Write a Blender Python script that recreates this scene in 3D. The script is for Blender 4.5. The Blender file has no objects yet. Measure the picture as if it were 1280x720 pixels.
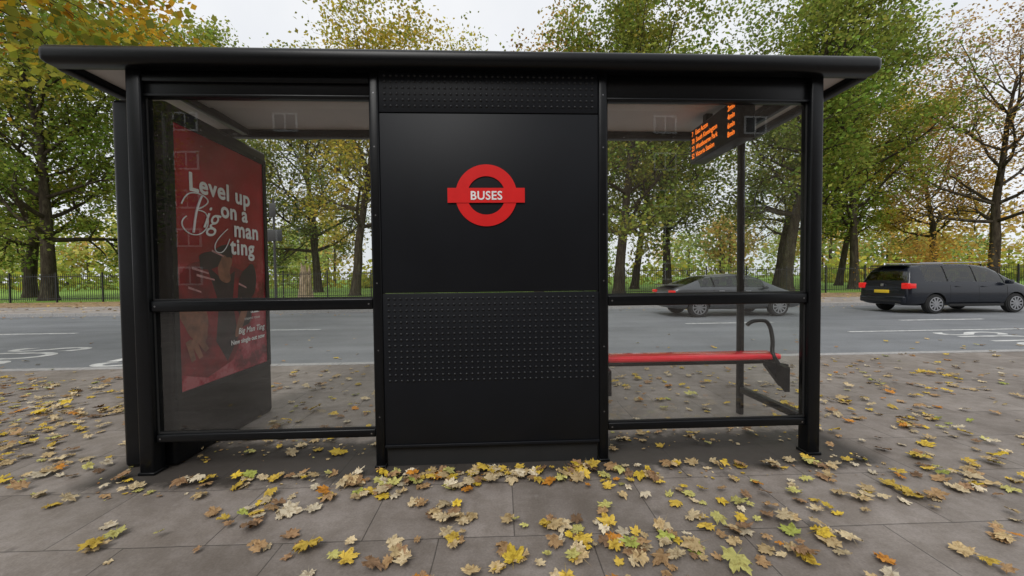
import bpy, bmesh, math, random
import numpy as np
from mathutils import Matrix, Vector, Euler
rad=math.radians
random.seed(7)
scene=bpy.context.scene
COL=scene.collection

# ------------------------------------------------------------ helpers
def new_mat(name):
    m=bpy.data.materials.new(name); m.use_nodes=True
    nt=m.node_tree; nt.nodes.clear()
    out=nt.nodes.new('ShaderNodeOutputMaterial')
    return m,nt,out
def N(nt,t,**kw):
    n=nt.nodes.new(t)
    for k,v in kw.items(): setattr(n,k,v)
    return n
def L(nt,a,b): nt.links.new(a,b)
def ramp(nt,fac,stops):
    r=N(nt,'ShaderNodeValToRGB'); e=r.color_ramp.elements
    while len(e)<len(stops): e.new(0.5)
    for i,(p,c) in enumerate(stops):
        e[i].position=p; e[i].color=(c[0],c[1],c[2],1) if len(c)==3 else c
    L(nt,fac,r.inputs[0]); return r.outputs[0]
def noise(nt,vec,scale,detail=4,rough=.55):
    n=N(nt,'ShaderNodeTexNoise'); n.inputs['Scale'].default_value=scale
    n.inputs['Detail'].default_value=detail; n.inputs['Roughness'].default_value=rough
    if vec is not None: L(nt,vec,n.inputs['Vector'])
    return n.outputs['Fac']
def mixc(nt,fac,a,b,mode='MIX'):
    m=N(nt,'ShaderNodeMix',data_type='RGBA',blend_type=mode)
    for s,v in ((0,fac),(6,a),(7,b)):
        if isinstance(v,(float,int)): m.inputs[s].default_value=v
        elif isinstance(v,tuple): m.inputs[s].default_value=(v[0],v[1],v[2],1)
        else: L(nt,v,m.inputs[s])
    return m.outputs[2]
def mathn(nt,op,a,b=None,clamp=False):
    m=N(nt,'ShaderNodeMath',operation=op,use_clamp=clamp)
    for i,v in enumerate((a,b)):
        if v is None: continue
        if isinstance(v,(float,int)): m.inputs[i].default_value=v
        else: L(nt,v,m.inputs[i])
    return m.outputs[0]
def simple(name,col,rough=.5,metal=0,spec=.5,var=.15,scale=8,bump=0,coat=0,emis=None,es=0):
    m,nt,out=new_mat(name)
    b=N(nt,'ShaderNodeBsdfPrincipled')
    tc=N(nt,'ShaderNodeTexCoord')
    f=noise(nt,tc.outputs['Object'],scale,5)
    lo=tuple(c*(1-var) for c in col); hi=tuple(min(1,c*(1+var)) for c in col)
    c=ramp(nt,f,[(.3,lo),(.7,hi)])
    L(nt,c,b.inputs['Base Color'])
    b.inputs['Roughness'].default_value=rough
    b.inputs['Metallic'].default_value=metal
    b.inputs['Specular IOR Level'].default_value=spec
    b.inputs['Coat Weight'].default_value=coat
    b.inputs['Coat Roughness'].default_value=.05
    if bump:
        bp=N(nt,'ShaderNodeBump'); bp.inputs['Strength'].default_value=bump; bp.inputs['Distance'].default_value=.01
        L(nt,noise(nt,tc.outputs['Object'],scale*12,4),bp.inputs['Height']); L(nt,bp.outputs[0],b.inputs['Normal'])
    if emis:
        b.inputs['Emission Color'].default_value=(*emis,1); b.inputs['Emission Strength'].default_value=es
    L(nt,b.outputs[0],out.inputs[0])
    return m

def empty(name,loc=(0,0,0)):
    e=bpy.data.objects.new(name,None); e.location=loc; e.empty_display_size=.2
    COL.objects.link(e); return e
def adopt(o,p):
    if p is not None:
        o.parent=p; o.matrix_parent_inverse=Matrix.Translation(p.location).inverted()
    return o
def obj_from(name,verts,faces,mats,parent=None,fm=None,smooth=False):
    me=bpy.data.meshes.new(name); me.from_pydata(verts,[],faces)
    if not isinstance(mats,(list,tuple)): mats=[mats]
    for m in mats: me.materials.append(m)
    if fm is not None: me.polygons.foreach_set('material_index',fm)
    if smooth: me.polygons.foreach_set('use_smooth',[True]*len(faces))
    me.update()
    o=bpy.data.objects.new(name,me); COL.objects.link(o)
    return adopt(o,parent)
BF=[(0,3,2,1),(4,5,6,7),(0,1,5,4),(1,2,6,5),(2,3,7,6),(3,0,4,7)]
def bv(x0,x1,y0,y1,z0,z1):
    return [(x0,y0,z0),(x1,y0,z0),(x1,y1,z0),(x0,y1,z0),(x0,y0,z1),(x1,y0,z1),(x1,y1,z1),(x0,y1,z1)]
def box(name,x0,x1,y0,y1,z0,z1,mat,parent=None,bevel=0,segs=2):
    me=bpy.data.meshes.new(name)
    cx,cy,cz=(x0+x1)/2,(y0+y1)/2,(z0+z1)/2
    bm=bmesh.new()
    vs=[bm.verts.new((v[0]-cx,v[1]-cy,v[2]-cz)) for v in bv(x0,x1,y0,y1,z0,z1)]
    for f in BF: bm.faces.new([vs[i] for i in f])
    if bevel:
        bmesh.ops.bevel(bm,geom=bm.edges[:],offset=bevel,segments=segs,affect='EDGES',profile=.5)
        for f in bm.faces: f.smooth=True
        for e in bm.edges:
            if len(e.link_faces)==2 and e.calc_face_angle(0)>rad(50): e.smooth=False
    bm.to_mesh(me); bm.free(); me.materials.append(mat)
    o=bpy.data.objects.new(name,me); o.location=(cx,cy,cz); COL.objects.link(o)
    return adopt(o,parent)
def boxes(name,lst,mat,parent=None):
    v=[];f=[]
    for b in lst:
        n=len(v); v+=bv(*b); f+=[tuple(i+n for i in q) for q in BF]
    return obj_from(name,v,f,mat,parent)
def to_mesh(o,name,mat,parent,mw):
    bpy.context.view_layer.update()
    dg=bpy.context.evaluated_depsgraph_get()
    me=bpy.data.meshes.new_from_object(o.evaluated_get(dg))
    bpy.data.objects.remove(o)
    me.materials.clear(); me.materials.append(mat)
    n=bpy.data.objects.new(name,me); COL.objects.link(n); n.matrix_world=mw
    if parent is not None:
        n.parent=parent; n.matrix_parent_inverse=Matrix.Translation(parent.location).inverted()
    return n
def text(name,body,size,loc,rot,mat,parent,ext=.001,align='LEFT',bold=0,shear=0,sc=(1,1,1),sp=1.0):
    """bold: stack a few copies shifted by <bold> metres (weight of the typeface), each a hair deeper"""
    c=bpy.data.curves.new(name,'FONT'); c.body=body; c.size=size; c.extrude=ext; c.align_x=align
    c.shear=shear; c.resolution_u=4; c.space_character=sp
    o=bpy.data.objects.new('tmp',c); COL.objects.link(o)
    mw=Matrix.LocRotScale(Vector(loc),Euler(rot),Vector(sc))
    n=to_mesh(o,name,mat,parent,mw)
    if bold:
        k=0
        for (dx,dy) in ((-1,0),(1,0),(0,-1),(0,1),(.7,.7),(-.7,.7),(.7,-.7),(-.7,-.7)):
            k+=1
            d=bpy.data.objects.new(name+'_weight',n.data); COL.objects.link(d)
            d.matrix_world=mw@Matrix.Translation((dx*bold,dy*bold,-.00006*k))
            d.parent=parent; d.matrix_parent_inverse=Matrix.Translation(parent.location).inverted()
    return n
def tube(name,pts,r,mat,parent,cyc=False):
    c=bpy.data.curves.new(name,'CURVE'); c.dimensions='3D'; c.bevel_depth=r; c.bevel_resolution=3; c.use_fill_caps=True
    s=c.splines.new('NURBS'); s.points.add(len(pts)-1)
    for i,p in enumerate(pts): s.points[i].co=(*p,1)
    s.use_endpoint_u=True; s.order_u=3; s.resolution_u=8
    o=bpy.data.objects.new('tmp',c); COL.objects.link(o)
    n=to_mesh(o,name,mat,parent,Matrix.Identity(4))
    for p in n.data.polygons: p.use_smooth=True
    return n

# ------------------------------------------------------------ camera
H=1.28
yaw,pitch,roll=rad(2.4),rad(1.6),rad(0.6)
F=Vector((math.sin(yaw)*math.cos(pitch),math.cos(yaw)*math.cos(pitch),-math.sin(pitch)))
R0=Vector((math.cos(yaw),-math.sin(yaw),0)); U0=R0.cross(F)
Rr=R0*math.cos(roll)-U0*math.sin(roll); Ur=U0*math.cos(roll)+R0*math.sin(roll)
cd=bpy.data.cameras.new('camera'); cd.sensor_width=36; cd.lens=13.5; cd.clip_start=.05; cd.clip_end=3000
cam=bpy.data.objects.new('camera',cd); COL.objects.link(cam)
cam.matrix_world=Matrix(((Rr.x,Ur.x,-F.x,0),(Rr.y,Ur.y,-F.y,0),(Rr.z,Ur.z,-F.z,H),(0,0,0,1)))
scene.camera=cam

# ------------------------------------------------------------ world / light
w=bpy.data.worlds.new('World'); scene.world=w; w.use_nodes=True
nt=w.node_tree; nt.nodes.clear()
wo=N(nt,'ShaderNodeOutputWorld'); bg=N(nt,'ShaderNodeBackground'); bg.inputs[1].default_value=.107
sky=N(nt,'ShaderNodeTexSky',sky_type='NISHITA'); sky.sun_disc=False
sky.sun_elevation=rad(48); sky.sun_rotation=rad(200)
hs=N(nt,'ShaderNodeHueSaturation'); hs.inputs['Saturation'].default_value=.2; L(nt,sky.outputs[0],hs.inputs['Color'])
tc=N(nt,'ShaderNodeTexCoord')
cl=ramp(nt,noise(nt,tc.outputs['Generated'],2.2,6),[(.3,(.80,.83,.88)),(.7,(.95,.96,.98))])
cm=mixc(nt,1.0,cl,(10.0,10.0,10.0),'MULTIPLY')
L(nt,mixc(nt,.9,hs.outputs[0],cm),bg.inputs[0]); L(nt,bg.outputs[0],wo.inputs[0])
sd=bpy.data.lights.new('sun','SUN'); sd.energy=1.5; sd.angle=rad(28); sd.color=(1,.98,.95)
sun=bpy.data.objects.new('sun',sd); COL.objects.link(sun)
az=rad(200); el=rad(48)
sv=Vector((math.sin(az)*math.cos(el),math.cos(az)*math.cos(el),math.sin(el)))
sun.rotation_euler=sv.to_track_quat('Z','Y').to_euler(); sun.location=(0,-10,30)
scene.view_settings.view_transform='Standard'; scene.view_settings.look='None'; scene.view_settings.exposure=0

# ------------------------------------------------------------ ground materials
def paving_mat():
    m,nt,out=new_mat('paving')
    b=N(nt,'ShaderNodeBsdfPrincipled'); tc=N(nt,'ShaderNodeTexCoord'); O=tc.outputs['Object']
    br=N(nt,'ShaderNodeTexBrick'); br.offset=.5
    br.inputs['Scale'].default_value=1; br.inputs['Brick Width'].default_value=.75; br.inputs['Row Height'].default_value=.50
    br.inputs['Mortar Size'].default_value=.004; br.inputs['Mortar Smooth'].default_value=.6; br.inputs['Bias'].default_value=0
    br.inputs['Color1'].default_value=(.235,.206,.185,1); br.inputs['Color2'].default_value=(.285,.250,.226,1)
    br.inputs['Mortar'].default_value=(.11,.098,.088,1)
    # slightly wavering joints
    wv=N(nt,'ShaderNodeTexNoise'); wv.inputs['Scale'].default_value=2.5; L(nt,O,wv.inputs['Vector'])
    vm=N(nt,'ShaderNodeVectorMath',operation='MULTIPLY_ADD'); vm.inputs[1].default_value=(.012,.012,0); L(nt,wv.outputs['Color'],vm.inputs[0]); L(nt,O,vm.inputs[2])
    mp=N(nt,'ShaderNodeMapping'); mp.inputs['Location'].default_value=(.31,.13,0); mp.inputs['Rotation'].default_value=(0,0,rad(.6))
    L(nt,vm.outputs[0],mp.inputs[0]); L(nt,mp.outputs[0],br.inputs['Vector'])
    big=ramp(nt,noise(nt,O,.9,6,.62),[(.32,(.70,.68,.66)),(.68,(1.18,1.18,1.18))])
    c=mixc(nt,1.0,br.outputs['Color'],big,'MULTIPLY')
    fine=ramp(nt,noise(nt,O,90,3,.7),[(.3,(.76,.76,.76)),(.7,(1.2,1.2,1.2))])
    c=mixc(nt,.7,c,fine,'MULTIPLY')
    med=ramp(nt,noise(nt,O,7,6,.7),[(.42,(.76,.74,.70)),(.6,(1.06,1.06,1.06))])
    c=mixc(nt,.7,c,med,'MULTIPLY')
    vo=N(nt,'ShaderNodeTexVoronoi'); vo.inputs['Scale'].default_value=5; L(nt,O,vo.inputs['Vector'])
    sp=ramp(nt,vo.outputs['Distance'],[(.05,(1,1,1)),(.09,(0,0,0))])
    c=mixc(nt,mathn(nt,'MULTIPLY',sp,.25),c,(.36,.33,.31))
    vo2=N(nt,'ShaderNodeTexVoronoi'); vo2.inputs['Scale'].default_value=3.1; L(nt,O,vo2.inputs['Vector'])
    c=mixc(nt,mathn(nt,'MULTIPLY',ramp(nt,vo2.outputs['Distance'],[(.05,(1,1,1)),(.10,(0,0,0))]),.45),c,(.07,.06,.055))
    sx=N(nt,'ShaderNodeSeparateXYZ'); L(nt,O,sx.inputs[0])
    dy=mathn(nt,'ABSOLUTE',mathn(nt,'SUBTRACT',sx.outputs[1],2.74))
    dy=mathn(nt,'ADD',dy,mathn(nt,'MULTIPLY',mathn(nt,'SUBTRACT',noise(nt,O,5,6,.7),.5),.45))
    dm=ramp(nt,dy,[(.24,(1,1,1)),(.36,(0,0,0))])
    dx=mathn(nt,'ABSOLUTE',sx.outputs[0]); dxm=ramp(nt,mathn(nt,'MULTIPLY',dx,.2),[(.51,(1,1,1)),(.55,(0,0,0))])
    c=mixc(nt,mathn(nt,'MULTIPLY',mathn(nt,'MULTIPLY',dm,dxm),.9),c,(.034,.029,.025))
    L(nt,c,b.inputs['Base Color'])
    L(nt,ramp(nt,noise(nt,O,1.1,5),[(.35,(.45,)*3),(.65,(.8,)*3)]),b.inputs['Roughness'])
    b.inputs['Specular IOR Level'].default_value=.35
    hsum=mathn(nt,'ADD',mathn(nt,'MULTIPLY',br.outputs['Fac'],-1.0),mathn(nt,'MULTIPLY',noise(nt,O,60,5,.7),.35))
    bp=N(nt,'ShaderNodeBump'); bp.inputs['Strength'].default_value=.45; bp.inputs['Distance'].default_value=.005
    L(nt,hsum,bp.inputs['Height']); L(nt,bp.outputs[0],b.inputs['Normal'])
    L(nt,b.outputs[0],out.inputs[0]); return m
def asphalt_mat():
    m,nt,out=new_mat('asphalt')
    b=N(nt,'ShaderNodeBsdfPrincipled'); tc=N(nt,'ShaderNodeTexCoord'); O=tc.outputs['Object']
    mp=N(nt,'ShaderNodeMapping'); mp.inputs['Scale'].default_value=(.12,1,1); L(nt,O,mp.inputs[0])
    a=ramp(nt,noise(nt,mp.outputs[0],1.2,5),[(.3,(.155,.162,.172)),(.7,(.230,.237,.248))])
    c=mixc(nt,.7,a,ramp(nt,noise(nt,O,60,3,.7),[(.3,(.7,)*3),(.7,(1.3,)*3)]),'MULTIPLY')
    c=mixc(nt,.6,c,ramp(nt,noise(nt,O,.5,6,.7),[(.38,(.75,)*3),(.55,(1.05,)*3)]),'MULTIPLY')
    L(nt,c,b.inputs['Base Color']); b.inputs['Roughness'].default_value=.6; b.inputs['Specular IOR Level'].default_value=.4
    bp=N(nt,'ShaderNodeBump'); bp.inputs['Strength'].default_value=.4; bp.inputs['Distance'].default_value=.006
    L(nt,noise(nt,O,110,3),bp.inputs['Height']); L(nt,bp.outputs[0],b.inputs['Normal'])
    L(nt,b.outputs[0],out.inputs[0]); return m
def patchy(name,cols,scale,fine,rough=.9):
    m,nt,out=new_mat(name)
    b=N(nt,'ShaderNodeBsdfPrincipled'); tc=N(nt,'ShaderNodeTexCoord'); O=tc.outputs['Object']
    n=len(cols)
    a=ramp(nt,noise(nt,O,scale,7,.65),[(.3+.4*i/(n-1),c) for i,c in enumerate(cols)])
    c=mixc(nt,.8,a,ramp(nt,noise(nt,O,fine,4,.7),[(.35,(.55,)*3),(.65,(1.4,)*3)]),'MULTIPLY')
    L(nt,c,b.inputs['Base Color']); b.inputs['Roughness'].default_value=rough; b.inputs['Specular IOR Level'].default_value=.15
    L(nt,b.outputs[0],out.inputs[0]); return m
M_pav=paving_mat(); M_asph=asphalt_mat()
M_grass=patchy('grass',[(.13,.24,.04),(.20,.34,.055),(.28,.38,.085)],.35,9)
M_verge=patchy('leaf_litter',[(.20,.15,.10),(.34,.23,.13),(.44,.32,.17)],.9,7)
M_earth=patchy('earth',[(.08,.09,.04),(.12,.12,.06)],.1,3)
M_kerb=simple('granite',(.36,.35,.34),.8,var=.25,scale=20,bump=.3)
M_white=simple('road_paint',(.60,.60,.58),.7,var=.4,scale=9)
M_farpav=simple('far_paving',(.32,.28,.25),.85,var=.3,scale=1.2)

def sheet(name,x0,x1,y0,y1,z,mat):
    return obj_from(name,[(x0,y0,z),(x1,y0,z),(x1,y1,z),(x0,y1,z)],[(0,1,2,3)],mat)
KY=5.95
sheet('ground',-1200,1200,-1200,1200,-.17,M_earth)
sheet('road',-300,300,KY+.05,16.3,-.12,M_asph)
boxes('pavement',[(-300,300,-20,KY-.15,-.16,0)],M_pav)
boxes('far_pavement',[(-300,300,16.4,20.5,-.16,0)],M_farpav)
boxes('leaf_covered_verge',[(-300,300,20.503,25.0,-.16,.012)],M_verge)
boxes('park_grass',[(-300,300,25.003,420,-.16,.02)],M_grass)
kb=[];x=-60
while x<60:
    kb.append((x,x+.905,KY-.147,KY,-.16,.004)); kb.append((x,x+.905,16.25,16.397,-.16,.004)); x+=.915
boxes('kerb',kb,M_kerb)
mk=[]
x=-40
while x<45:
    mk.append((x,x+2.6,10.85,10.95,-.119,-.1155)); x+=6.5
mk.append((8.5,30,8.85,8.93,-.119,-.1155))
road_marks=empty('road_markings',(0,8,-.11))
boxes('lane_lines',mk,M_white,road_marks)
for xx in (-11.5,8.6,):
    text('lettering','BUS',1.0,(xx+3,6.6,-.1165),(0,0,rad(90)),M_white,road_marks,ext=.001,sc=(1.15,2.2,1))
    text('lettering','STOP',1.0,(xx+6.2,6.5,-.1165),(0,0,rad(90)),M_white,road_marks,ext=.001,sc=(.95,2.2,1))

# ------------------------------------------------------------ shelter
M_black=simple('black_powder_coat',(.004,.0045,.0055),.30,spec=.24,var=.2,scale=30)
M_panel=simple('black_steel_panel',(.006,.007,.0095),.48,spec=.22,var=.12,scale=3)
M_stud=simple('embossed_steel',(.008,.009,.011),.32,spec=.45,var=.12,scale=3)
M_under=simple('roof_lining',(.56,.52,.49),.55,var=.06,scale=3)
M_red=simple('red_enamel',(.70,.012,.012),.35,var=.06)
M_redseat=simple('red_seat',(.85,.012,.03),.22,var=.06,coat=.5)
M_whitep=simple('white_enamel',(.85,.85,.85),.4,var=.04)
M_rub=simple('rubber',(.012,.012,.012),.8)
M_steel=simple('bolt_steel',(.25,.25,.26),.4,metal=1)
def glass_mat(name='glass',tint=(.94,.96,.95),dirt=.5,f0=.06):
    m,nt,out=new_mat(name)
    tc=N(nt,'ShaderNodeTexCoord'); O=tc.outputs['Object']
    tr=N(nt,'ShaderNodeBsdfTransparent'); tr.inputs[0].default_value=(*tint,1)
    gl=N(nt,'ShaderNodeBsdfGlossy'); gl.inputs['Roughness'].default_value=.01
    lw=N(nt,'ShaderNodeLayerWeight'); lw.inputs['Blend'].default_value=.5
    fr=mathn(nt,'ADD',mathn(nt,'MULTIPLY',mathn(nt,'POWER',lw.outputs['Facing'],5.0),.8),f0,True)
    mx=N(nt,'ShaderNodeMixShader'); L(nt,fr,mx.inputs[0]); L(nt,tr.outputs[0],mx.inputs[1]); L(nt,gl.outputs[0],mx.inputs[2])
    if not dirt:
        L(nt,mx.outputs[0],out.inputs[0]); return m
    df=N(nt,'ShaderNodeBsdfDiffuse'); df.inputs[0].default_value=(.55,.53,.5,1)
    spk=ramp(nt,noise(nt,O,95,2,.5),[(.69,(0,0,0)),(.74,(1,1,1))])
    film=ramp(nt,noise(nt,O,2.2,5,.7),[(.45,(0.004,)*3),(.8,(.05,)*3)])
    d=mathn(nt,'MULTIPLY',mathn(nt,'ADD',mathn(nt,'MULTIPLY',spk,.5),film,True),dirt)
    m2=N(nt,'ShaderNodeMixShader'); L(nt,d,m2.inputs[0]); L(nt,mx.outputs[0],m2.inputs[1]); L(nt,df.outputs[0],m2.inputs[2])
    L(nt,m2.outputs[0],out.inputs[0]); return m
M_glass=glass_mat(f0=.105)
M_eglass=glass_mat('end_glass',f0=.03,dirt=.3)
WY=2.64
sh=empty('bus_shelter',(0,3.1,0))
PX=[-2.31,-.79,.735,2.235]
hw=[.048,.032,.032,.045]
for i,(px,h_) in enumerate(zip(PX,hw)):
    box('rear_post_%d'%(i+1),px-h_,px+h_,WY-.05,WY+.05,0,2.70,M_black,sh,.014,3)
    box('post_foot_%d'%(i+1),px-h_-.006,px+h_+.006,WY-.056,WY+.056,0,.02,M_black,sh,.005)
for nm,(a,b) in (('left',(PX[0]+hw[0],PX[1]-hw[1])),('right',(PX[2]+hw[2],PX[3]-hw[3]))):
    box(nm+'_bottom_rail',a,b,WY-.03,WY+.03,.205,.262,M_black,sh,.012,3)
    box(nm+'_middle_rail',a,b,WY-.034,WY+.034,1.075,1.15,M_black,sh,.012,3)
    box(nm+'_header',a,b,WY-.02,WY+.03,2.475,2.69,M_black,sh,.004)
    if nm=='left':
        box(nm+'_header_lip',a,b,WY-.040,WY-.0205,2.565,2.61,M_black,sh,.005)
    box(nm+'_header_trim',a,b,WY-.030,WY-.0205,2.476,2.492,M_black,sh,.003)
    for k2,(z0,z1) in enumerate(((1.15,2.475),(.262,1.075))):
        obj_from(nm+'_glass_%d'%k2,[(a,WY,z0),(b,WY,z0),(b,WY,z1),(a,WY,z1)],[(0,1,2,3)],M_glass,sh)
    for z0,z1 in ((.262,1.075),(1.151,2.475)):
        boxes(nm+'_gasket',[(a,b,WY-.012,WY-.0042,z0,z0+.010),(a,a+.010,WY-.012,WY-.0042,z0+.01,z1),(b-.010,b,WY-.012,WY-.0042,z0+.01,z1)],M_rub,sh)
    for k,xx in enumerate((a+.03,b-.03)):
        for zz in (1.112,.233):
            bpy_v=[];n=10
            for j in range(n): bpy_v.append((xx+.006*math.cos(j/n*6.283),WY-.0365 if zz>1 else WY-.0325,zz+.006*math.sin(j/n*6.283)))
            obj_from(nm+'_bolt',bpy_v,[tuple(range(n))],M_steel,sh)
a,b=PX[1]+hw[1],PX[2]-hw[2]
FY=WY-.042
box('panel_top',a,b,FY,WY+.03,2.378,2.69,M_panel,sh,.004)
box('panel_middle',a,b,FY,WY+.03,1.182,2.373,M_panel,sh,.004)
box('panel_lower',a,b,FY,WY+.03,.15,1.177,M_panel,sh,.004)
box('panel_lip',a-.0,b+.0,FY-.008,FY-.0005,.135,.155,M_panel,sh,.003)
box('panel_plinth',a+.01,b-.01,WY-.02,WY+.03,.0,.148,M_rub,sh)
rv=[];rf=[]
for px in (PX[1],PX[2]):
    for zz in (.35,.8,1.25,1.7,2.15,2.5):
        n0=len(rv)
        for j in range(8): rv.append((px+.005*math.cos(j*.7854),WY-.0512,zz+.005*math.sin(j*.7854)))
        rf.append(tuple(range(n0,n0+8)))
obj_from('post_rivets',rv,rf,M_steel,sh)
sv_=[];sf=[]
def stud(x,z,r=.0098,h=.007):
    n0=len(sv_);k=10
    for rr,yy in ((r,0),(r*.80,-h*.55),(r*.45,-h*.9)):
        for j in range(k): sv_.append((x+rr*math.cos(j*6.2832/k),FY+.0008+yy,z+rr*math.sin(j*6.2832/k)))
    sv_.append((x,FY-h,z))
    for j in range(k):
        j2=(j+1)%k
        for q in (0,1): sf.append((n0+q*k+j,n0+q*k+j2,n0+q*k+k+j2,n0+q*k+k+j))
        sf.append((n0+2*k+j,n0+2*k+j2,n0+3*k))
sp=.0395; nx=int((b-a-.06)/sp)
x_off=(b-a-nx*sp)/2
for i in range(nx+1):
    for j in range(6): stud(a+x_off+i*sp,2.42+j*sp)
    for j in range(15): stud(a+x_off+i*sp,1.142-j*sp)
obj_from('panel_studs',sv_,sf,M_stud,sh,smooth=True)
EY=3.42
box('front_post_right',PX[3]-.022,PX[3]+.022,EY-.03,EY+.03,0,2.66,M_black,sh,.01,3)
xg=PX[3]
obj_from('end_glass_right',[(xg,WY+.05,.26),(xg,EY-.03,.26),(xg,EY-.03,2.56),(xg,WY+.05,2.56)],[(0,1,2,3)],M_eglass,sh)
box('end_rail_right',PX[3]-.025,PX[3]+.025,WY+.05,EY-.03,.205,.26,M_black,sh,.008)
box('end_top_rail_right',PX[3]-.025,PX[3]+.025,WY+.05,EY-.03,2.56,2.64,M_black,sh,.008)
RX0,RX1,RY0,RY1=-2.80,2.62,2.50,3.82
box('roof_rear_fascia',RX0,RX1,RY0,RY0+.14,2.635,2.748,M_black,sh,.045,5)
box('roof_front_fascia',RX0+.02,RX1-.02,RY1-.10,RY1,2.62,2.735,M_black,sh,.03,4)
box('roof_side_left',RX0,RX0+.09,RY0+.1,RY1-.06,2.632,2.742,M_black,sh,.03,4)
box('roof_side_right',RX1-.09,RX1,RY0+.1,RY1-.06,2.632,2.742,M_black,sh,.03,4)
box('roof_top_skin',RX0+.05,RX1-.05,RY0+.06,RY1-.05,2.712,2.73,M_black,sh)
box('roof_lining',RX0+.085,RX1-.085,RY0+.13,RY1-.09,2.685,2.705,M_under,sh)
for i,px in enumerate(PX):
    box('roof_rib_%d'%i,px-.03,px+.03,WY+.06,RY1-.11,2.625,2.684,M_black,sh,.006)
box('roof_light_channel',PX[0]+.04,PX[3]-.04,3.08,3.2,2.655,2.6845,M_under,sh,.006)

rs=empty('bus_stop_roundel_sign',(-.055,FY,1.83))
cx,cz=-.057,1.83
v=[];f=[];n=64
for (r,y) in ((.206,FY-.0005),(.206,FY-.006),(.128,FY-.006),(.128,FY-.0005)):
    for j in range(n): v.append((cx+r*math.cos(j*6.28318/n),y,cz+r*math.sin(j*6.28318/n)))
for k in range(3):
    for j in range(n):
        j2=(j+1)%n; f.append((k*n+j,k*n+j2,(k+1)*n+j2,(k+1)*n+j))
obj_from('ring',v,f,M_red,rs)
box('bar',cx-.258,cx+.258,FY-.0095,FY-.0062,cz-.049,cz+.049,M_red,rs)
text('lettering','BUSES',.080,(cx,FY-.0115,cz-.029),(rad(90),0,0),M_whitep,rs,align='CENTER',bold=.0015,sc=(.96,1,1),sp=1.06)

be=empty('perch_bench',(1.4,2.9,.66))
box('seat',.60,2.16,2.80,2.97,.632,.678,M_redseat,be,.02,5)
box('seat_support_beam',.60,2.10,2.87,2.93,.590,.630,M_black,be,.01)
for i,xx in enumerate((.80,2.12)):
    vs=[(xx-.02,2.70,.42),(xx-.02,2.70,.60),(xx-.02,2.93,.632),(xx-.02,2.93,.58)]
    vs+=[(xx+.02,y,z) for (_,y,z) in vs]
    obj_from('bracket_%d'%i,vs,[(0,1,2,3),(7,6,5,4),(0,4,5,1),(1,5,6,2),(2,6,7,3),(3,7,4,0)],M_black,be)
vs=[(2.03,2.79,.628),(2.20,2.79,.60),(2.205,2.79,.43),(2.15,2.79,.43),(2.03,2.79,.59)]
vs+=[(x,y+.04,z) for x,y,z in vs]
obj_from('end_bracket',vs,[(0,1,2,3,4),(9,8,7,6,5)]+[(i,i+5,(i+1)%5+5,(i+1)%5) for i in range(5)],M_black,be)
tube('armrest',[(1.97,2.93,.885),(2.0,2.93,.915),(2.08,2.93,.92),(2.13,2.93,.915),(2.155,2.92,.86),(2.13,2.86,.76),(2.09,2.82,.69),(2.10,2.785,.63),(2.14,2.785,.58)],.015,M_black,be)

ad=empty('advertising_display',(-2.38,3.25,0))
AX=-2.20
box('cabinet',-2.56,AX-.004,2.705,3.84,.0,2.50,M_black,ad,.03,4)
def frame(nm,y0,y1,z0,z1,t,xa,xb,mat):
    boxes(nm,[(xa,xb,y0,y1,z1,z1+t),(xa,xb,y0,y1,z0-t,z0),(xa,xb,y0-t,y0,z0-t,z1+t),(xa,xb,y1,y1+t,z0-t,z1+t)],mat,ad)
PZ0,PZ1,PY0,PY1=.50,2.37,2.745,3.76
def poster_mat():
    m,nt,out=new_mat('poster_print')
    b=N(nt,'ShaderNodeBsdfPrincipled'); tc=N(nt,'ShaderNodeTexCoord'); O=tc.outputs['Object']
    s=N(nt,'ShaderNodeSeparateXYZ'); L(nt,O,s.inputs[0])
    base=ramp(nt,noise(nt,O,2.2,3),[(.35,(.24,.006,.012)),(.65,(.42,.014,.028))])
    fold=ramp(nt,noise(nt,O,4.5,6,.65),[(.40,(.10,.004,.008)),(.50,(.38,.03,.05)),(.60,(.50,.14,.16))])
    kk=N(nt,'ShaderNodeMapRange'); kk.inputs['From Min'].default_value=1.55; kk.inputs['From Max'].default_value=1.25
    L(nt,s.outputs[2],kk.inputs[0])
    c=mixc(nt,mathn(nt,'MULTIPLY',kk.outputs[0],.8),base,fold)
    L(nt,c,b.inputs['Base Color']); b.inputs['Roughness'].default_value=.25
    L(nt,b.outputs[0],out.inputs[0]); return m
M_poster=poster_mat()
obj_from('poster',[(AX,PY0,PZ0),(AX,PY1,PZ0),(AX,PY1,PZ1),(AX,PY0,PZ1)],[(0,1,2,3)],M_poster,ad)
frame('poster_frame',PY0,PY1,PZ0,PZ1,.04,AX-.003,AX+.012,M_black)
rt=(rad(90),0,rad(90)); tx=AX+.0045
M_ptext=simple('poster_white',(.88,.86,.86),.4,var=.03)
text('headline_1','Level up',.185,(tx,3.56,1.935),rt,M_ptext,ad,ext=.0003,align='RIGHT',bold=.0055,sc=(1.04,1,1),sp=1.06)
text('headline_2','on a',.18,(tx,3.52,1.79),rt,M_ptext,ad,ext=.0003,align='RIGHT',bold=.0055,sp=1.06)
text('headline_3','man',.19,(tx,3.67,1.65),rt,M_ptext,ad,ext=.0003,align='RIGHT',bold=.0055,sp=1.06)
text('headline_4','ting',.19,(tx,3.60,1.50),rt,M_ptext,ad,ext=.0003,align='RIGHT',bold=.0055,sp=1.10)
text('headline_script','ig',.26,(tx+.0015,2.98,1.68),rt,M_ptext,ad,ext=.0003,shear=.5,sc=(.95,1,1))
def swirl(nm,pts,r): tube(nm,[(tx+.002,y,z) for y,z in pts],r,M_ptext,ad)
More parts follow.
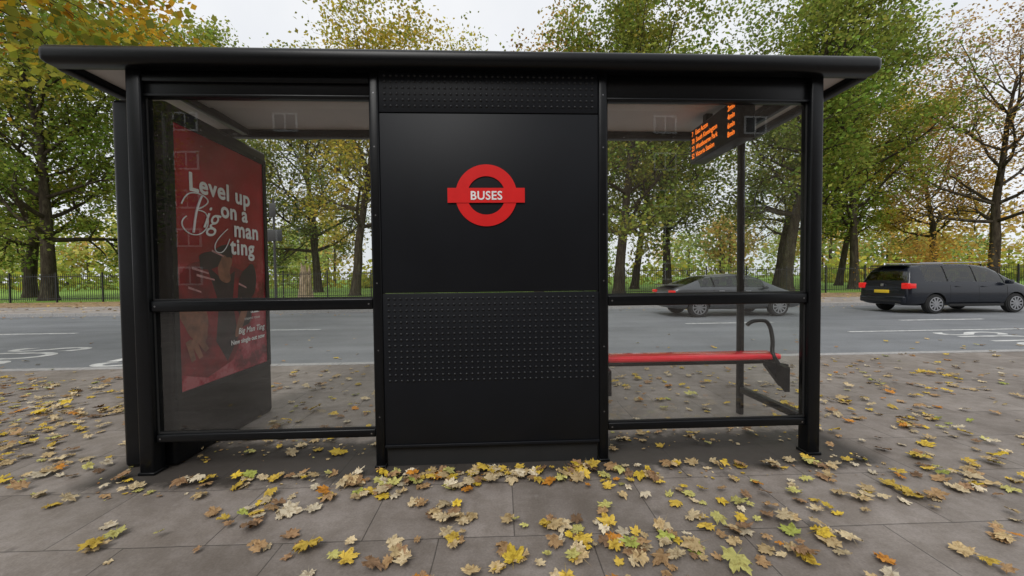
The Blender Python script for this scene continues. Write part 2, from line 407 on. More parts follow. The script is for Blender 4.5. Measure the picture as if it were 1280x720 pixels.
swirl('script_b_stem',[(2.90,1.63),(2.92,1.75),(2.96,1.86),(2.99,1.91)],.0075)
swirl('script_b_bowls',[(2.80,1.82),(2.84,1.91),(2.98,1.93),(3.07,1.89),(3.00,1.83),(2.92,1.80),(3.04,1.80),(3.05,1.69),(2.95,1.61),(2.83,1.62),(2.78,1.70),(2.84,1.74)],.0045)
swirl('script_flourish_2',[(3.28,1.62),(3.22,1.50),(3.10,1.50),(3.12,1.60),(3.26,1.70)],.0035)
M_skin=simple('poster_skin',(.24,.095,.055),.4,var=.4,scale=12)
M_dark=simple('poster_dark',(.025,.008,.010),.4,var=.5,scale=9)
M_pink=simple('poster_pink',(.55,.27,.27),.4,var=.4,scale=14)
M_dred=simple('poster_deep_red',(.20,.005,.01),.4,var=.5,scale=7)
def poly(nm,pts,mat,dx):
    obj_from(nm,[(AX+dx,y,z) for y,z in pts],[tuple(range(len(pts)))],mat,ad)
def blob(nm,cy,cz,ry,rz,mat,dx,seed=0,tilt=0):
    r=random.Random(seed); pts=[]
    ph=[r.uniform(0,6.28) for _ in range(7)]
    for j in range(60):
        t=j*6.2832/60; k=1+sum(.16/(q+1)*math.sin((q+2)*t+ph[q]) for q in range(7))*1.3
        yy=ry*k*math.cos(t); zz=rz*k*math.sin(t)
        pts.append((min(max(cy+yy*math.cos(tilt)-zz*math.sin(tilt),PY0),PY1),cz+yy*math.sin(tilt)+zz*math.cos(tilt)))
    poly(nm,pts,mat,dx)
poly('figure_coat',[(2.75,.62),(2.75,1.30),(2.86,1.40),(3.02,1.44),(3.22,1.42),(3.44,1.36),(3.60,1.22),(3.66,1.05),(3.50,.98),(3.40,.80),(3.30,.62),(3.0,.54)],M_dred,.0006)
poly('figure_lapel',[(3.02,1.40),(3.14,1.10),(3.10,.80),(3.22,.62),(3.36,.80),(3.30,1.10),(3.34,1.36),(3.20,1.28)],M_dark,.0010)
blob('figure_hair',3.14,1.46,.17,.09,M_dark,.0012,1,.2)
blob('figure_face',3.22,1.37,.085,.10,M_skin,.0014,2,.3)
blob('figure_sleeve',3.48,1.16,.13,.24,M_dark,.0016,5,-.4)
blob('figure_hand',2.90,.98,.09,.22,M_skin,.0018,4,.5)
poly('finger_1',[(2.88,.86),(2.98,.74),(3.02,.76),(2.93,.90)],M_skin,.0021)
poly('finger_2',[(2.84,.84),(2.92,.70),(2.96,.71),(2.89,.87)],M_skin,.0022)
poly('finger_3',[(2.80,.84),(2.85,.69),(2.89,.70),(2.85,.86)],M_skin,.0023)
blob('figure_hand_2',3.40,.93,.05,.12,M_skin,.0024,6,-.5)
for k,(yy,zz,ll) in enumerate(((2.88,1.38,.16),(2.92,1.33,.18),(2.84,1.24,.12),(3.38,1.26,.10),(3.40,1.13,.16),(2.80,1.15,.2),(3.08,1.52,.13))):
    poly('highlight_%d'%k,[(yy,zz),(yy+ll,zz-.04),(yy+ll,zz-.052),(yy,zz-.018)],M_pink,.0027)
qr=[];r=random.Random(3)
obj_from('qr_ground',[(AX+.003,3.53,.985),(AX+.003,3.65,.985),(AX+.003,3.65,1.06),(AX+.003,3.53,1.06)],[(0,1,2,3)],M_ptext,ad)
v=[];f=[]
for i in range(11):
    for j in range(7):
        if r.random()<.5:
            y=3.536+i*.0099; z=.991+j*.0094;n0=len(v)
            v+=[(AX+.004,y,z),(AX+.004,y+.0099,z),(AX+.004,y+.0099,z+.0094),(AX+.004,y,z+.0094)]; f.append((n0,n0+1,n0+2,n0+3))
obj_from('qr_modules',v,f,M_dark,ad)
text('caption_1','Big Man Ting',.070,(tx,3.72,.82),rt,M_ptext,ad,ext=.0003,align='RIGHT',shear=.2,bold=.001)
text('caption_2','New single out now',.056,(tx,3.72,.74),rt,M_ptext,ad,ext=.0003,align='RIGHT',bold=.0015)
text('caption_3','STREAM IT TODAY',.026,(tx,3.66,.93),rt,M_ptext,ad,ext=.0003,align='RIGHT')

dp=empty('arrivals_display',(1.8,3.05,2.5))
DX=1.80
box('housing',DX,DX+.14,2.80,3.50,2.30,2.60,M_black,dp,.012)
box('hanger_1',DX+.04,DX+.1,2.9,2.95,2.60,2.684,M_black,dp)
box('hanger_2',DX+.04,DX+.1,3.3,3.35,2.60,2.684,M_black,dp)
M_led=simple('led_amber',(.9,.25,.03),.5,emis=(1,.20,.02),es=1.5,var=.02)
rl=(rad(90),0,rad(-90))
for i,(s1,s2) in enumerate((('7   East Acton','2min'),('70  South Kensington','4min'),('23  Westbourne Park','6min'),('52  Victoria Station','8min'))):
    text('led_line_%d'%i,s1,.062,(DX-.002,3.46,2.535-i*.066),rl,M_led,dp,ext=.0004,sc=(.74,1,1))
    text('led_time_%d'%i,s2,.062,(DX-.002,2.83,2.535-i*.066),rl,M_led,dp,ext=.0004,align='RIGHT',sc=(.74,1,1))

# ------------------------------------------------------------ fallen leaves
def attr_mat(name,trans=.3,rough=.6,spots=False):
    m,nt,out=new_mat(name)
    a=N(nt,'ShaderNodeAttribute',attribute_name='Col')
    c=a.outputs['Color']
    tc=N(nt,'ShaderNodeTexCoord')
    if spots:
        s=ramp(nt,noise(nt,tc.outputs['Object'],38,3,.7),[(.38,(.5,.42,.34)),(.52,(1.05,1.05,1.05))])
        c=mixc(nt,.75,c,s,'MULTIPLY')
        b=N(nt,'ShaderNodeBsdfPrincipled'); b.inputs['Roughness'].default_value=rough
        b.inputs['Specular IOR Level'].default_value=.25; L(nt,c,b.inputs['Base Color'])
        L(nt,b.outputs[0],out.inputs[0]); return m
    b=N(nt,'ShaderNodeBsdfDiffuse'); L(nt,c,b.inputs[0])
    t=N(nt,'ShaderNodeBsdfTranslucent'); L(nt,c,t.inputs[0])
    mx=N(nt,'ShaderNodeMixShader'); mx.inputs[0].default_value=trans
    L(nt,b.outputs[0],mx.inputs[1]); L(nt,t.outputs[0],mx.inputs[2]); L(nt,mx.outputs[0],out.inputs[0])
    return m
M_fl=attr_mat('fallen_leaf',.08,.5,True)
M_fol=attr_mat('foliage',.45,.6)
def np_mesh(name,V,F,C,mat,parent=None,smooth=False):
    me=bpy.data.meshes.new(name)
    k=F.shape[1]
    me.vertices.add(len(V)); me.vertices.foreach_set('co',V.astype(np.float32).ravel())
    me.loops.add(F.size); me.loops.foreach_set('vertex_index',F.astype(np.int32).ravel())
    me.polygons.add(len(F)); me.polygons.foreach_set('loop_start',np.arange(0,F.size,k,dtype=np.int32))
    try: me.polygons.foreach_set('loop_total',np.full(len(F),k,dtype=np.int32))
    except Exception: pass
    if C is not None:
        at=me.color_attributes.new('Col','FLOAT_COLOR','POINT')
        at.data.foreach_set('color',np.hstack([C,np.ones((len(C),1))]).astype(np.float32).ravel())
    me.materials.append(mat); me.update(calc_edges=True); me.validate()
    if smooth: me.polygons.foreach_set('use_smooth',np.ones(len(F),dtype=bool))
    return me
def leaf_shape():
    j=lambda s:random.uniform(-s,s)
    lobes=[(-10+j(8),.66),(40+j(5),.90),(90+j(4),1.0),(140+j(5),.90),(190+j(8),.66)]
    pts=[(-80,.12),(-58,.46)]
    prev=None
    for i,(a,r_) in enumerate(lobes):
        r_=r_*random.uniform(.82,1.1)
        if prev is not None: pts.append(((a+prev)/2,random.uniform(.46,.62)))
        pts+= [(a-17,r_*.70),(a-11,r_*.84),(a-7,r_*.80),(a,r_),(a+7,r_*.80),(a+11,r_*.84),(a+17,r_*.70)]
        prev=a
    pts+=[(238,.46),(260,.12)]
    return [(math.radians(a),r_) for a,r_ in pts]
pal=np.array([(.70,.49,.08),(.58,.43,.22),(.66,.53,.32),(.46,.29,.14),(.76,.54,.06),(.38,.23,.12),(.60,.56,.18),(.42,.46,.10),(.66,.28,.04),(.74,.64,.46),(.26,.16,.09)])
pw=np.array([.14,.22,.19,.12,.09,.09,.05,.02,.03,.07,.03]); pw/=pw.sum()
rng=np.random.default_rng(11)
LV=[];LF=[];LC=[];nv=0
def add_leaf(x,y,s,z0=0.0,lift=1.0):
    global nv
    sh_=leaf_shape()
    n=len(sh_)
    col=pal[rng.choice(len(pal),p=pw)]*rng.uniform(.68,1.1)
    cup=rng.uniform(-.25,.5)*lift; fold=rng.uniform(-.1,.4)*lift
    P=[(0,0,0)]
    for (a,r_) in sh_: 
        px_,py_=r_*math.cos(a),r_*math.sin(a)
        P.append((px_,py_,cup*r_*r_*.5+fold*abs(px_)*.6+rng.normal(0,.05)*lift))
    P+= [(-.02,-.08,0),(.02,-.08,0),(rng.uniform(-.15,.15),-.85,rng.uniform(0,.25)*lift)]
    P=np.array(P)*s*.5
    yaw_=rng.uniform(0,6.283); tx_=rng.normal(0,.16)*lift; ty_=rng.normal(0,.16)*lift
    Mx=np.array(Matrix.Rotation(yaw_,3,'Z')@Matrix.Rotation(tx_,3,'X')@Matrix.Rotation(ty_,3,'Y'))
    if rng.random()<.4: P[:,2]*=-1
    P[:,0]*=rng.uniform(.7,1.1)
    P=P@Mx.T
    P[:,2]-=P[:,2].min()-.003-z0
    P[:,0]+=x;P[:,1]+=y
    c=np.tile(col,(len(P),1)); c[0]*=.85; c[-3:]*=.7
    c[1:n+1]*=rng.uniform(.8,1.15,(n,1))
    LV.append(P);LC.append(c)
    for i in range(n-1): LF.append((nv,nv+1+i,nv+2+i))
    LF.append((nv+n+1,nv+n+2,nv+n+3))
    nv+=len(P)
def ok(x,y):
    return not (2.53<y<2.74 and -2.4<x<2.3)
clusters=[
 (-.25,1.98,20,.10,.10),(.35,1.85,34,.20,.09),(.55,1.72,30,.22,.08),(1.05,1.85,26,.2,.10),(1.55,1.75,26,.2,.11),(1.65,2.05,18,.2,.1),
 (-.75,2.28,30,.2,.07),(-.35,2.36,32,.25,.06),(0.1,2.42,30,.3,.05),(.6,2.36,30,.25,.07),(1.0,2.2,16,.2,.1),(-1.3,2.12,18,.14,.06),(-.95,1.85,14,.16,.08),
 (-.1,1.62,22,.3,.06),(.2,1.5,20,.45,.08),(1.9,2.4,20,.3,.1),(2.3,2.1,22,.3,.15),(-2.1,2.42,12,.2,.07),(-1.5,2.42,12,.25,.05),
 (2.9,2.3,34,.3,.2),(3.3,2.8,44,.4,.3),(2.9,3.3,36,.4,.3),(4.0,3.6,54,.6,.4),(3.6,2.1,30,.4,.25),(5.2,4.2,50,.8,.4),
 (-3.4,2.9,34,.35,.25),(-3.9,3.4,90,.4,.3),(-4.6,3.8,170,.5,.35),(-3.0,2.5,16,.3,.12),(-3.2,3.9,26,.5,.3),(-5.6,4.6,140,.7,.4),
 (-1.6,3.3,24,.4,.3),(-1.0,4.2,30,.8,.4),(1.4,3.4,26,.5,.4),(1.6,4.4,40,.8,.4),(.5,4.6,30,.8,.4),(-2.0,4.8,34,.8,.4),(3.2,4.8,40,.9,.4),
 (-1.8,1.85,6,.3,.12),(2.4,1.7,18,.25,.1),(0.0,2.95,12,.5,.1),(1.3,2.85,12,.4,.08),(-1.4,2.85,12,.4,.08),(.0,2.50,50,.55,.025),(1.4,2.50,26,.4,.03),(-1.6,2.5,14,.4,.03)]
for (cx_,cy_,n_,sx_,sy_) in clusters:
    for i in range(int(n_*.9)):
        x=cx_+rng.normal(0,sx_*1.1); y=cy_+rng.normal(0,sy_*1.1)
        if ok(x,y): add_leaf(x,y,rng.uniform(.065,.16)*(1 if rng.random()<.85 else 1.25),rng.uniform(0,.018))
for i in range(900):
    x=rng.uniform(-9,9); y=rng.uniform(1.1,5.85)
    keep=1.0
    if y<2.5: keep=.30 if x<-.9 else .55
    elif y<3.2: keep=.75
    if rng.random()<keep and ok(x,y): add_leaf(x,y,rng.uniform(.05,.14))
for i in range(500):
    x=rng.uniform(-2.6,2.6); y=rng.uniform(2.3,3.2)
    if ok(x,y): add_leaf(x,y,rng.uniform(.015,.05))
me=np_mesh('fallen_leaves',np.vstack(LV),np.array(LF),np.vstack(LC),M_fl)
o=bpy.data.objects.new('fallen_leaves',me); COL.objects.link(o)
LV=[];LF=[];LC=[];nv=0
for i in range(420):
    x=rng.uniform(-22,22); y=KY+.06+abs(rng.normal(0,1.3)) if rng.random()<.6 else 16.2-abs(rng.normal(0,.7))
    if y<16.2: add_leaf(x,y,rng.uniform(.08,.16),-.118)
for i in range(1500):
    x=rng.uniform(-36,36); y=rng.uniform(16.4,25); add_leaf(x,y,rng.uniform(.12,.22),.012)
me=np_mesh('road_leaves',np.vstack(LV),np.array(LF),np.vstack(LC),M_fl)
o=bpy.data.objects.new('road_leaves',me); COL.objects.link(o)

# ------------------------------------------------------------ trees
def bark():
    m,nt,out=new_mat('bark')
    b=N(nt,'ShaderNodeBsdfDiffuse'); tc=N(nt,'ShaderNodeTexCoord'); O=tc.outputs['Object']
    mp=N(nt,'ShaderNodeMapping'); mp.inputs['Scale'].default_value=(1,1,.25); L(nt,O,mp.inputs[0])
    c=ramp(nt,noise(nt,mp.outputs[0],6,5,.7),[(.3,(.03,.024,.018)),(.55,(.08,.066,.048)),(.75,(.16,.15,.10))])
    L(nt,c,b.inputs[0])
    L(nt,b.outputs[0],out.inputs[0]); return m
M_bark=bark()
def tube_mesh(segs,k=6):
    V=[];F_=[];n=0
    for (p,q,r1,r2) in segs:
        d=q-p; L_=np.linalg.norm(d); 
        if L_<1e-6: continue
        d=d/L_; u=np.cross(d,[1,0,0] if abs(d[0])<.8 else [0,1,0]); u/=np.linalg.norm(u); v_=np.cross(d,u)
        a=np.arange(k)*2*np.pi/k
        ring=np.outer(np.cos(a),u)+np.outer(np.sin(a),v_)
        V.append(p-d*r1*.15+ring*r1); V.append(q+d*r2*.15+ring*r2)
        for j in range(k):
            j2=(j+1)%k; F_.append((n+j,n+j2,n+k+j2,n+k+j))
        n+=2*k
    return np.vstack(V),np.array(F_)
def leaves_mesh(centers,cols,per,sig,size,rng,jit=.12,flat=.75):
    n=len(centers)*per
    C0=np.repeat(centers,per,0); K=np.repeat(cols,per,0)
    P=C0+rng.normal(0,1,(n,3))*np.array([sig,sig,sig*flat])
    nrm=rng.normal(0,1,(n,3)); nrm[:,2]=np.abs(nrm[:,2])+.35; nrm/=np.linalg.norm(nrm,axis=1)[:,None]
    t=rng.normal(0,1,(n,3)); t-=nrm*np.sum(t*nrm,1)[:,None]; t/=np.linalg.norm(t,axis=1)[:,None]
    bt=np.cross(nrm,t)
    s=(size*rng.uniform(.6,1.25,n))[:,None]
    V=np.stack([P-t*s*.5,P-bt*s*.38+nrm*s*.08+t*s*.08,P+t*s*.55,P+bt*s*.38+nrm*s*.08+t*s*.08],1).reshape(-1,3)
    K=K*rng.uniform(1-jit*2.2,1+jit*2.2,(n,1))*rng.uniform(1-jit,1+jit,(n,3))
    Cc=np.repeat(np.clip(K,0,1),4,0)
    Fq=np.arange(n*4).reshape(n,4)
    return V,Fq,Cc
def gen_tree(seed,Ht,Rc,cb,tr,palette,per=20,size=.24,sig=.5,limbs=24,dens=1.0,droop=0.0):
    rng=np.random.default_rng(seed); segs=[]; tips=[]
    def norm(v): return v/np.linalg.norm(v)
    def grow(p,d,length,r,lev):
        n=5 if lev<3 else 3
        r_end=r*(.35 if lev>0 else .3)
        for i in range(n):
            up=.10 if lev<2 else (-.10*droop+.02)
            d=norm(d+rng.normal(0,.14 if lev else .03,3)+np.array([0,0,up]))
            q=p+d*length/n
            ra=r+(r_end-r)*i/n; rb=r+(r_end-r)*(i+1)/n
            segs.append((p,q,ra,rb))
            if lev in(1,2) and i>=1:
                for _ in range(2 if lev==1 else 1):
                    if rng.random()<.85:
                        side=norm(np.cross(d,rng.normal(0,1,3)))
                        grow(q.copy(),norm(d*.55+side*.9),length*rng.uniform(.35,.55),rb*.6,lev+1)
            if lev==3 or (lev==2 and i>=2) or (lev==1 and i==n-1): 
                if rng.random()<dens: tips.append(q.copy())
            p=q
    p=np.array([0,0,-.1]); d=np.array([0,0,1.]); n=12; L_=Ht*.82
    hts=[]
    for i in range(n):
        d=norm(d+rng.normal(0,.045,3)+np.array([0,0,.05])); q=p+d*L_/n
        f0=1-(i/n)**.9*.8; f1=1-((i+1)/n)**.9*.8
        if i==0: segs.append((p,p+(q-p)*.3,tr*1.45,tr*1.08)); segs.append((p+(q-p)*.3,q,tr*1.08,tr*f1))
        else: segs.append((p,q,tr*f0,tr*f1))
        hts.append((q.copy(),tr*f1)); p=q
    k0=max(0,int(cb/L_*n))
    avail=hts[k0:]
    az=rng.uniform(0,6.28)
    for i in range(limbs):
        q,r_=avail[int(i*len(avail)/limbs)]
        az+=2.4+rng.normal(0,.3)
        t=(q[2]-cb)/(Ht-cb); prof=math.sqrt(max(.12,1-(2*t*.9-.75)**2*.75))
        el_=.25+.9*t+rng.normal(0,.12)
        dd=np.array([math.cos(az)*math.cos(el_),math.sin(az)*math.cos(el_),math.sin(el_)])
        grow(q.copy(),dd,Rc*prof*rng.uniform(.75,1.05),min(r_*.55,.17*tr/.35),1)
    tips=np.array(tips); pal_=np.array(palette)
    w1=rng.random(len(tips)); 
    ph=rng.uniform(0,6.28,3); patch=.5+.5*np.sin(tips[:,0]*.7+ph[0])*np.sin(tips[:,1]*.6+ph[1])*np.sin(tips[:,2]*.55+ph[2])*1.6
    idx=np.clip((w1*.5+.5*patch)*len(pal_),0,len(pal_)-1).astype(int)
    cols=pal_[idx]*rng.uniform(.6,1.2,(len(tips),1))
    V,Fq,Cc=leaves_mesh(tips,cols,per,sig,size,rng)
    TV,TF=tube_mesh(segs)
    fm=np_mesh('foliage_mesh',V,Fq,Cc,M_fol)
    tm=np_mesh('trunk_mesh',TV,TF,None,M_bark,smooth=True)
    return tm,fm
G1=[(.19,.26,.05),(.25,.32,.065),(.33,.36,.07),(.44,.40,.08)]
G2=[(.22,.32,.055),(.30,.39,.075),(.40,.44,.09),(.24,.28,.065)]
Y1=[(.40,.42,.075),(.54,.49,.08),(.62,.48,.08),(.32,.37,.07)]
O1=[(.56,.38,.08),(.66,.42,.085),(.46,.29,.075),(.42,.43,.09)]
B1=[(.50,.30,.12),(.58,.38,.12),(.40,.25,.11)]
T={ 'g1':gen_tree(1,21,6.6,4.2,.42,G1,per=12),
    'g2':gen_tree(2,20,6.0,4.5,.40,G2,per=11),
    'y1':gen_tree(3,19,6.2,4.0,.36,Y1,per=10,dens=.8),
    'o1':gen_tree(4,18,5.6,4.5,.34,O1,per=9,dens=.75),
    'b1':gen_tree(5,19,6.5,5.0,.38,B1,per=8,dens=.5,size=.2) }
def place(kind,x,y,rot=0,s=1,name='plane_tree',sx=1):
    e=empty(name,(x,y,0)); tm,fm=T[kind]
    for nm,me in (('trunk',tm),('crown',fm)):
        o=bpy.data.objects.new(nm,me); COL.objects.link(o); o.parent=e
    e.rotation_euler=(0,0,rot); e.scale=(s*sx,s*sx,s)
place('g1',-30.5,27.5,.3,1.0)
place('g2',-23,31,1.9,.95)
place('y1',-10.5,29,.8,1.0)
place('g1',-17.2,38,2.2,.95)
place('y1',-2.5,36,3.5,1.05)
place('g1',8.9,27.5,4.0,1.02)
place('o1',3.5,31,1.2,1.0)
place('y1',13.5,37,1.0,1.08)
place('g2',15,33,5.1,1.0)
place('g2',21.5,27.5,2.7,1.05)
place('y1',27,36,.2,1.0)
place('g2',30,31,1.3,.98)
place('b1',37.5,27.5,2.0,1.0)
place('o1',43,36,2.9,1.0)
place('y1',37,40,.5,1.0)
place('g1',-38,33,4.4,1.0)
place('y1',-27,42,5.0,1.1)
place('g2',-1.5,48,4.0,1.1)
T['near']=gen_tree(21,10.5,4.6,3.6,.17,[(.72,.53,.05),(.76,.46,.05),(.56,.53,.08),(.38,.42,.08),(.64,.31,.05)],per=15,size=.17,sig=.26,limbs=20,droop=1.0,dens=.72)
place('near',-9.6,5.0,.9,1.0,'maple_tree')
rng=np.random.default_rng(77)
cen=[];cols=[];segs=[]
for i in range(70):
    x=rng.uniform(-150,150); y=rng.uniform(62,115); h=rng.uniform(10,17); r_=rng.uniform(3.5,6)
    base=np.array([G1[1],G2[1],Y1[0],Y1[1],O1[0],G2[2]][rng.integers(6)])*rng.uniform(.85,1.1)+.05
    segs.append((np.array([x,y,0.]),np.array([x+rng.normal(0,.4),y,h*.7]),.35,.12))
    for k in range(46):
        d=rng.normal(0,1,3); d/=np.linalg.norm(d); d*=rng.uniform(.4,1)**.5
        cen.append((x+d[0]*r_,y+d[1]*r_,h*.58+d[2]*h*.42)); cols.append(base*rng.uniform(.65,1.25))
for i in range(110):
    x=rng.uniform(-90,90); y=rng.uniform(52,64)
    base=np.array([G2[2],Y1[1],Y1[0],G1[2]][rng.integers(4)])
    for k in range(6): cen.append((x+rng.normal(0,1.3),y+rng.normal(0,.8),abs(rng.normal(1.2,.8)))); cols.append(base*rng.uniform(.7,1.2))
V,Fq,Cc=leaves_mesh(np.array(cen),np.array(cols),16,1.15,.75,rng)
me=np_mesh('distant_trees',V,Fq,Cc,M_fol)
o=bpy.data.objects.new('distant_trees',me); COL.objects.link(o)
TV,TF=tube_mesh(segs); o2=bpy.data.objects.new('trunks',np_mesh('trunks',TV,TF,None,M_bark)); COL.objects.link(o2); o2.parent=o
cen=[(30.5+rng.normal(0,1.6),26+rng.normal(0,.5),abs(rng.normal(2.0,1.1))) for _ in range(90)]
V,Fq,Cc=leaves_mesh(np.array(cen),np.array([O1[rng.integers(3)] for _ in cen])*.9,22,.4,.2,rng)
V[:,2]=np.abs(V[:,2])
o=bpy.data.objects.new('shrub',np_mesh('shrub',V,Fq,Cc,M_fol)); COL.objects.link(o)

# ------------------------------------------------------------ fence
M_fence=simple('black_iron',(.015,.015,.016),.5,var=.2)
fl=[]
x=-52
while x<56:
    fl.append((x-.009,x+.009,24.99,25.01,.10,1.78)); x+=.125
fl+=[(-52,56,24.975,25.025,.22,.26),(-52,56,24.975,25.025,1.60,1.64)]
x=-52
while x<56: fl.append((x-.03,x+.03,24.96,25.04,0,1.86)); x+=2.75
boxes('park_railings',fl,M_fence)
M_wood=simple('split_wood',(.42,.32,.21),.9,var=.35,scale=5,bump=.5)
v=[];f=[];k=18;rr=random.Random(5)
hs_=[0,.2,.8,1.4,1.75]
top=[.45*math.sin(j*.9+1)+rr.uniform(-.25,.3) for j in range(k)]
for i,hh in enumerate(hs_):
    for j in range(k):
        r_=(.60,.44,.37,.36,.30)[i]*(1+.14*math.sin(j*2.1+i)+.06*math.sin(j*5)); v.append((-12.6+r_*math.cos(j*6.2832/k),26+r_*math.sin(j*6.2832/k),hh+(top[j] if i==4 else 0)))
for i in range(4):
    for j in range(k): f.append((i*k+j,i*k+(j+1)%k,(i+1)*k+(j+1)%k,(i+1)*k+j))
v.append((-12.6,26,1.3))
for j in range(k): f.append((4*k+j,4*k+(j+1)%k,5*k))
obj_from('tree_stump',v,f,M_wood,None,smooth=False)
SX=-9.62
sg=empty('street_sign',(SX,17.2,0))
M_post=simple('grey_post',(.05,.05,.05),.5)
tube('pole',[(SX,17.2,0),(SX,17.2,2),(SX,17.2,4.8)],.05,M_post,sg)
box('plate',SX-.32,SX+.38,17.10,17.14,2.95,3.45,M_post,sg,.02)
box('plate_upper',SX-.14,SX+.14,17.10,17.14,4.0,4.6,M_post,sg,.02)

# ------------------------------------------------------------ cars
M_tyre=simple('tyre',(.018,.018,.018),.85)
M_rim=simple('alloy',(.45,.45,.46),.3,metal=1)
M_cglass=glass_mat('car_glass',(.30,.33,.32),0,.10)
M_tail=simple('tail_light',(.55,.01,.01),.15,emis=(1,.03,.02),es=.25)
M_amber=simple('plate_yellow',(.80,.55,.03),.4,var=.03)
M_head=simple('lamp_glass',(.6,.6,.62),.1)
M_seam=simple('seam',(.003,.003,.003),.9)
M_seatc=simple('car_upholstery',(.02,.02,.022),.8)
M_dglass=simple('dark_window_pane',(.010,.012,.013),.06,spec=.5,var=.05)
def refine(S,pillars,seams):
    """insert extra stations so pillars (window band -> body colour) and door seams stay narrow after subdivision"""
    xs=[s[0][0] for s in S]
    cuts=set()
    for p in pillars: cuts|={p-.055,p-.03,p+.03,p+.055}
    for p in seams: cuts|={p-.03,p-.006,p+.006,p+.03}
    allx=sorted(set(xs)|{c for c in cuts if min(abs(c-x) for x in xs)>.004})
    out=[]
    for x in allx:
        if x in xs: s=S[xs.index(x)][0]; fl=S[xs.index(x)][1]
        else:
            i=max(k for k in range(len(xs)) if xs[k]<=x)
            t=(x-xs[i])/(xs[i+1]-xs[i]); s=tuple(a_+(b_-a_)*t for a_,b_ in zip(S[i][0],S[i+1][0])); fl=S[i][1]
        out.append([s,list(fl)])
    for i in range(len(out)-1):
        m=(out[i][0][0]+out[i+1][0][0])/2
        for p in pillars:
            if abs(m-p)<.031 and out[i][1][0]==1: out[i][1][0]=2
        for p in seams:
            if abs(m-p)<.0065: out[i][1][2]=1
    return out
def make_car(name,loc,S,paint,wheels,wr,extras):
    mats=[paint,M_cglass,M_seam]
    car=empty(name,loc)
    bm=bmesh.new(); rings=[]
    for ((x,zb,zt,hwid,zr,hr),_) in S:
        prof=[(0,zb),(hwid*.80,zb),(hwid*.97,zb+.07),(hwid,zb+(zt-zb)*.45),(hwid*.985,zb+(zt-zb)*.78),(hwid*.965,zt-.03),(hwid*.945,zt),
              (hwid*.945*.35+hr*.65,zt+(zr-zt)*.62),(hr,zr-min(.06,(zr-zt)*.4)),(hr*.80,zr-min(.015,(zr-zt)*.1)),(0,zr)]
        ring=[bm.verts.new((x,y,z)) for y,z in prof]+[bm.verts.new((x,-y,z)) for y,z in reversed(prof[1:-1])]
        rings.append(ring)
    m=len(rings[0])
    for i in range(len(rings)-1):
        s,t,d=S[i][1]
        for j in range(m):
            f=bm.faces.new((rings[i][j],rings[i+1][j],rings[i+1][(j+1)%m],rings[i][(j+1)%m]))
            jj=j if j<=9 else 19-j
            if jj in(6,7): f.material_index=s
            elif jj in(8,9): f.material_index=t
            elif jj in(2,3,4): f.material_index=2 if d else 0
            f.smooth=True
    bm.faces.new(rings[0]); bm.faces.new(list(reversed(rings[-1])))
    bmesh.ops.recalc_face_normals(bm,faces=bm.faces)
    me=bpy.data.meshes.new('body'); bm.to_mesh(me); bm.free()
    for mm in mats+[M_rub]: me.materials.append(mm)
    tmp=bpy.data.objects.new('tmpbody',me); COL.objects.link(tmp)
    sb=tmp.modifiers.new('s','SUBSURF'); sb.levels=1; sb.render_levels=1
    cuts=[]
    W=max(s[0][3] for s in S)
    for wx in wheels:
        for sgn in(-1,1):
            bm=bmesh.new(); bmesh.ops.create_cone(bm,cap_ends=True,segments=32,radius1=wr+.055,radius2=wr+.055,depth=.5)
            bmesh.ops.rotate(bm,verts=bm.verts,matrix=Matrix.Rotation(rad(90),3,'X'))
            bmesh.ops.translate(bm,verts=bm.verts,vec=(wx,sgn*(W+.0),wr))
            cm_=bpy.data.meshes.new('cut'); bm.to_mesh(cm_); bm.free()
            cm_.materials.append(M_rub)
            c=bpy.data.objects.new('cut',cm_); COL.objects.link(c); cuts.append(c)
            bo=tmp.modifiers.new('b','BOOLEAN'); bo.operation='DIFFERENCE'; bo.object=c; bo.solver='EXACT'; bo.material_mode='TRANSFER'
    bpy.context.view_layer.update()
    dg=bpy.context.evaluated_depsgraph_get()
    nm=bpy.data.meshes.new_from_object(tmp.evaluated_get(dg))
    for c in cuts+[tmp]: bpy.data.objects.remove(c)
    body=bpy.data.objects.new('body',nm); COL.objects.link(body); body.parent=car
    bm=bmesh.new(); bm.from_mesh(nm)
    for e in bm.edges:
        if len(e.link_faces)==2 and e.calc_face_angle(0)>rad(38): e.smooth=False
    bm.to_mesh(nm); bm.free()
    def cyl(nmn,cx,cy,cz,r,dep,mat,seg=28,bev=0):
        bm=bmesh.new(); bmesh.ops.create_cone(bm,cap_ends=True,segments=seg,radius1=r,radius2=r,depth=dep)
        if bev: bmesh.ops.bevel(bm,geom=[e for e in bm.edges if len(e.link_faces)==2 and e.calc_face_angle(0)>1],offset=bev,segments=3,affect='EDGES')
        bmesh.ops.rotate(bm,verts=bm.verts,matrix=Matrix.Rotation(rad(90),3,'X'))
        mm=bpy.data.meshes.new(nmn); bm.to_mesh(mm); bm.free(); mm.materials.append(mat)
        o=bpy.data.objects.new(nmn,mm); o.location=(cx,cy,cz); COL.objects.link(o); o.parent=car; return o
    k=0
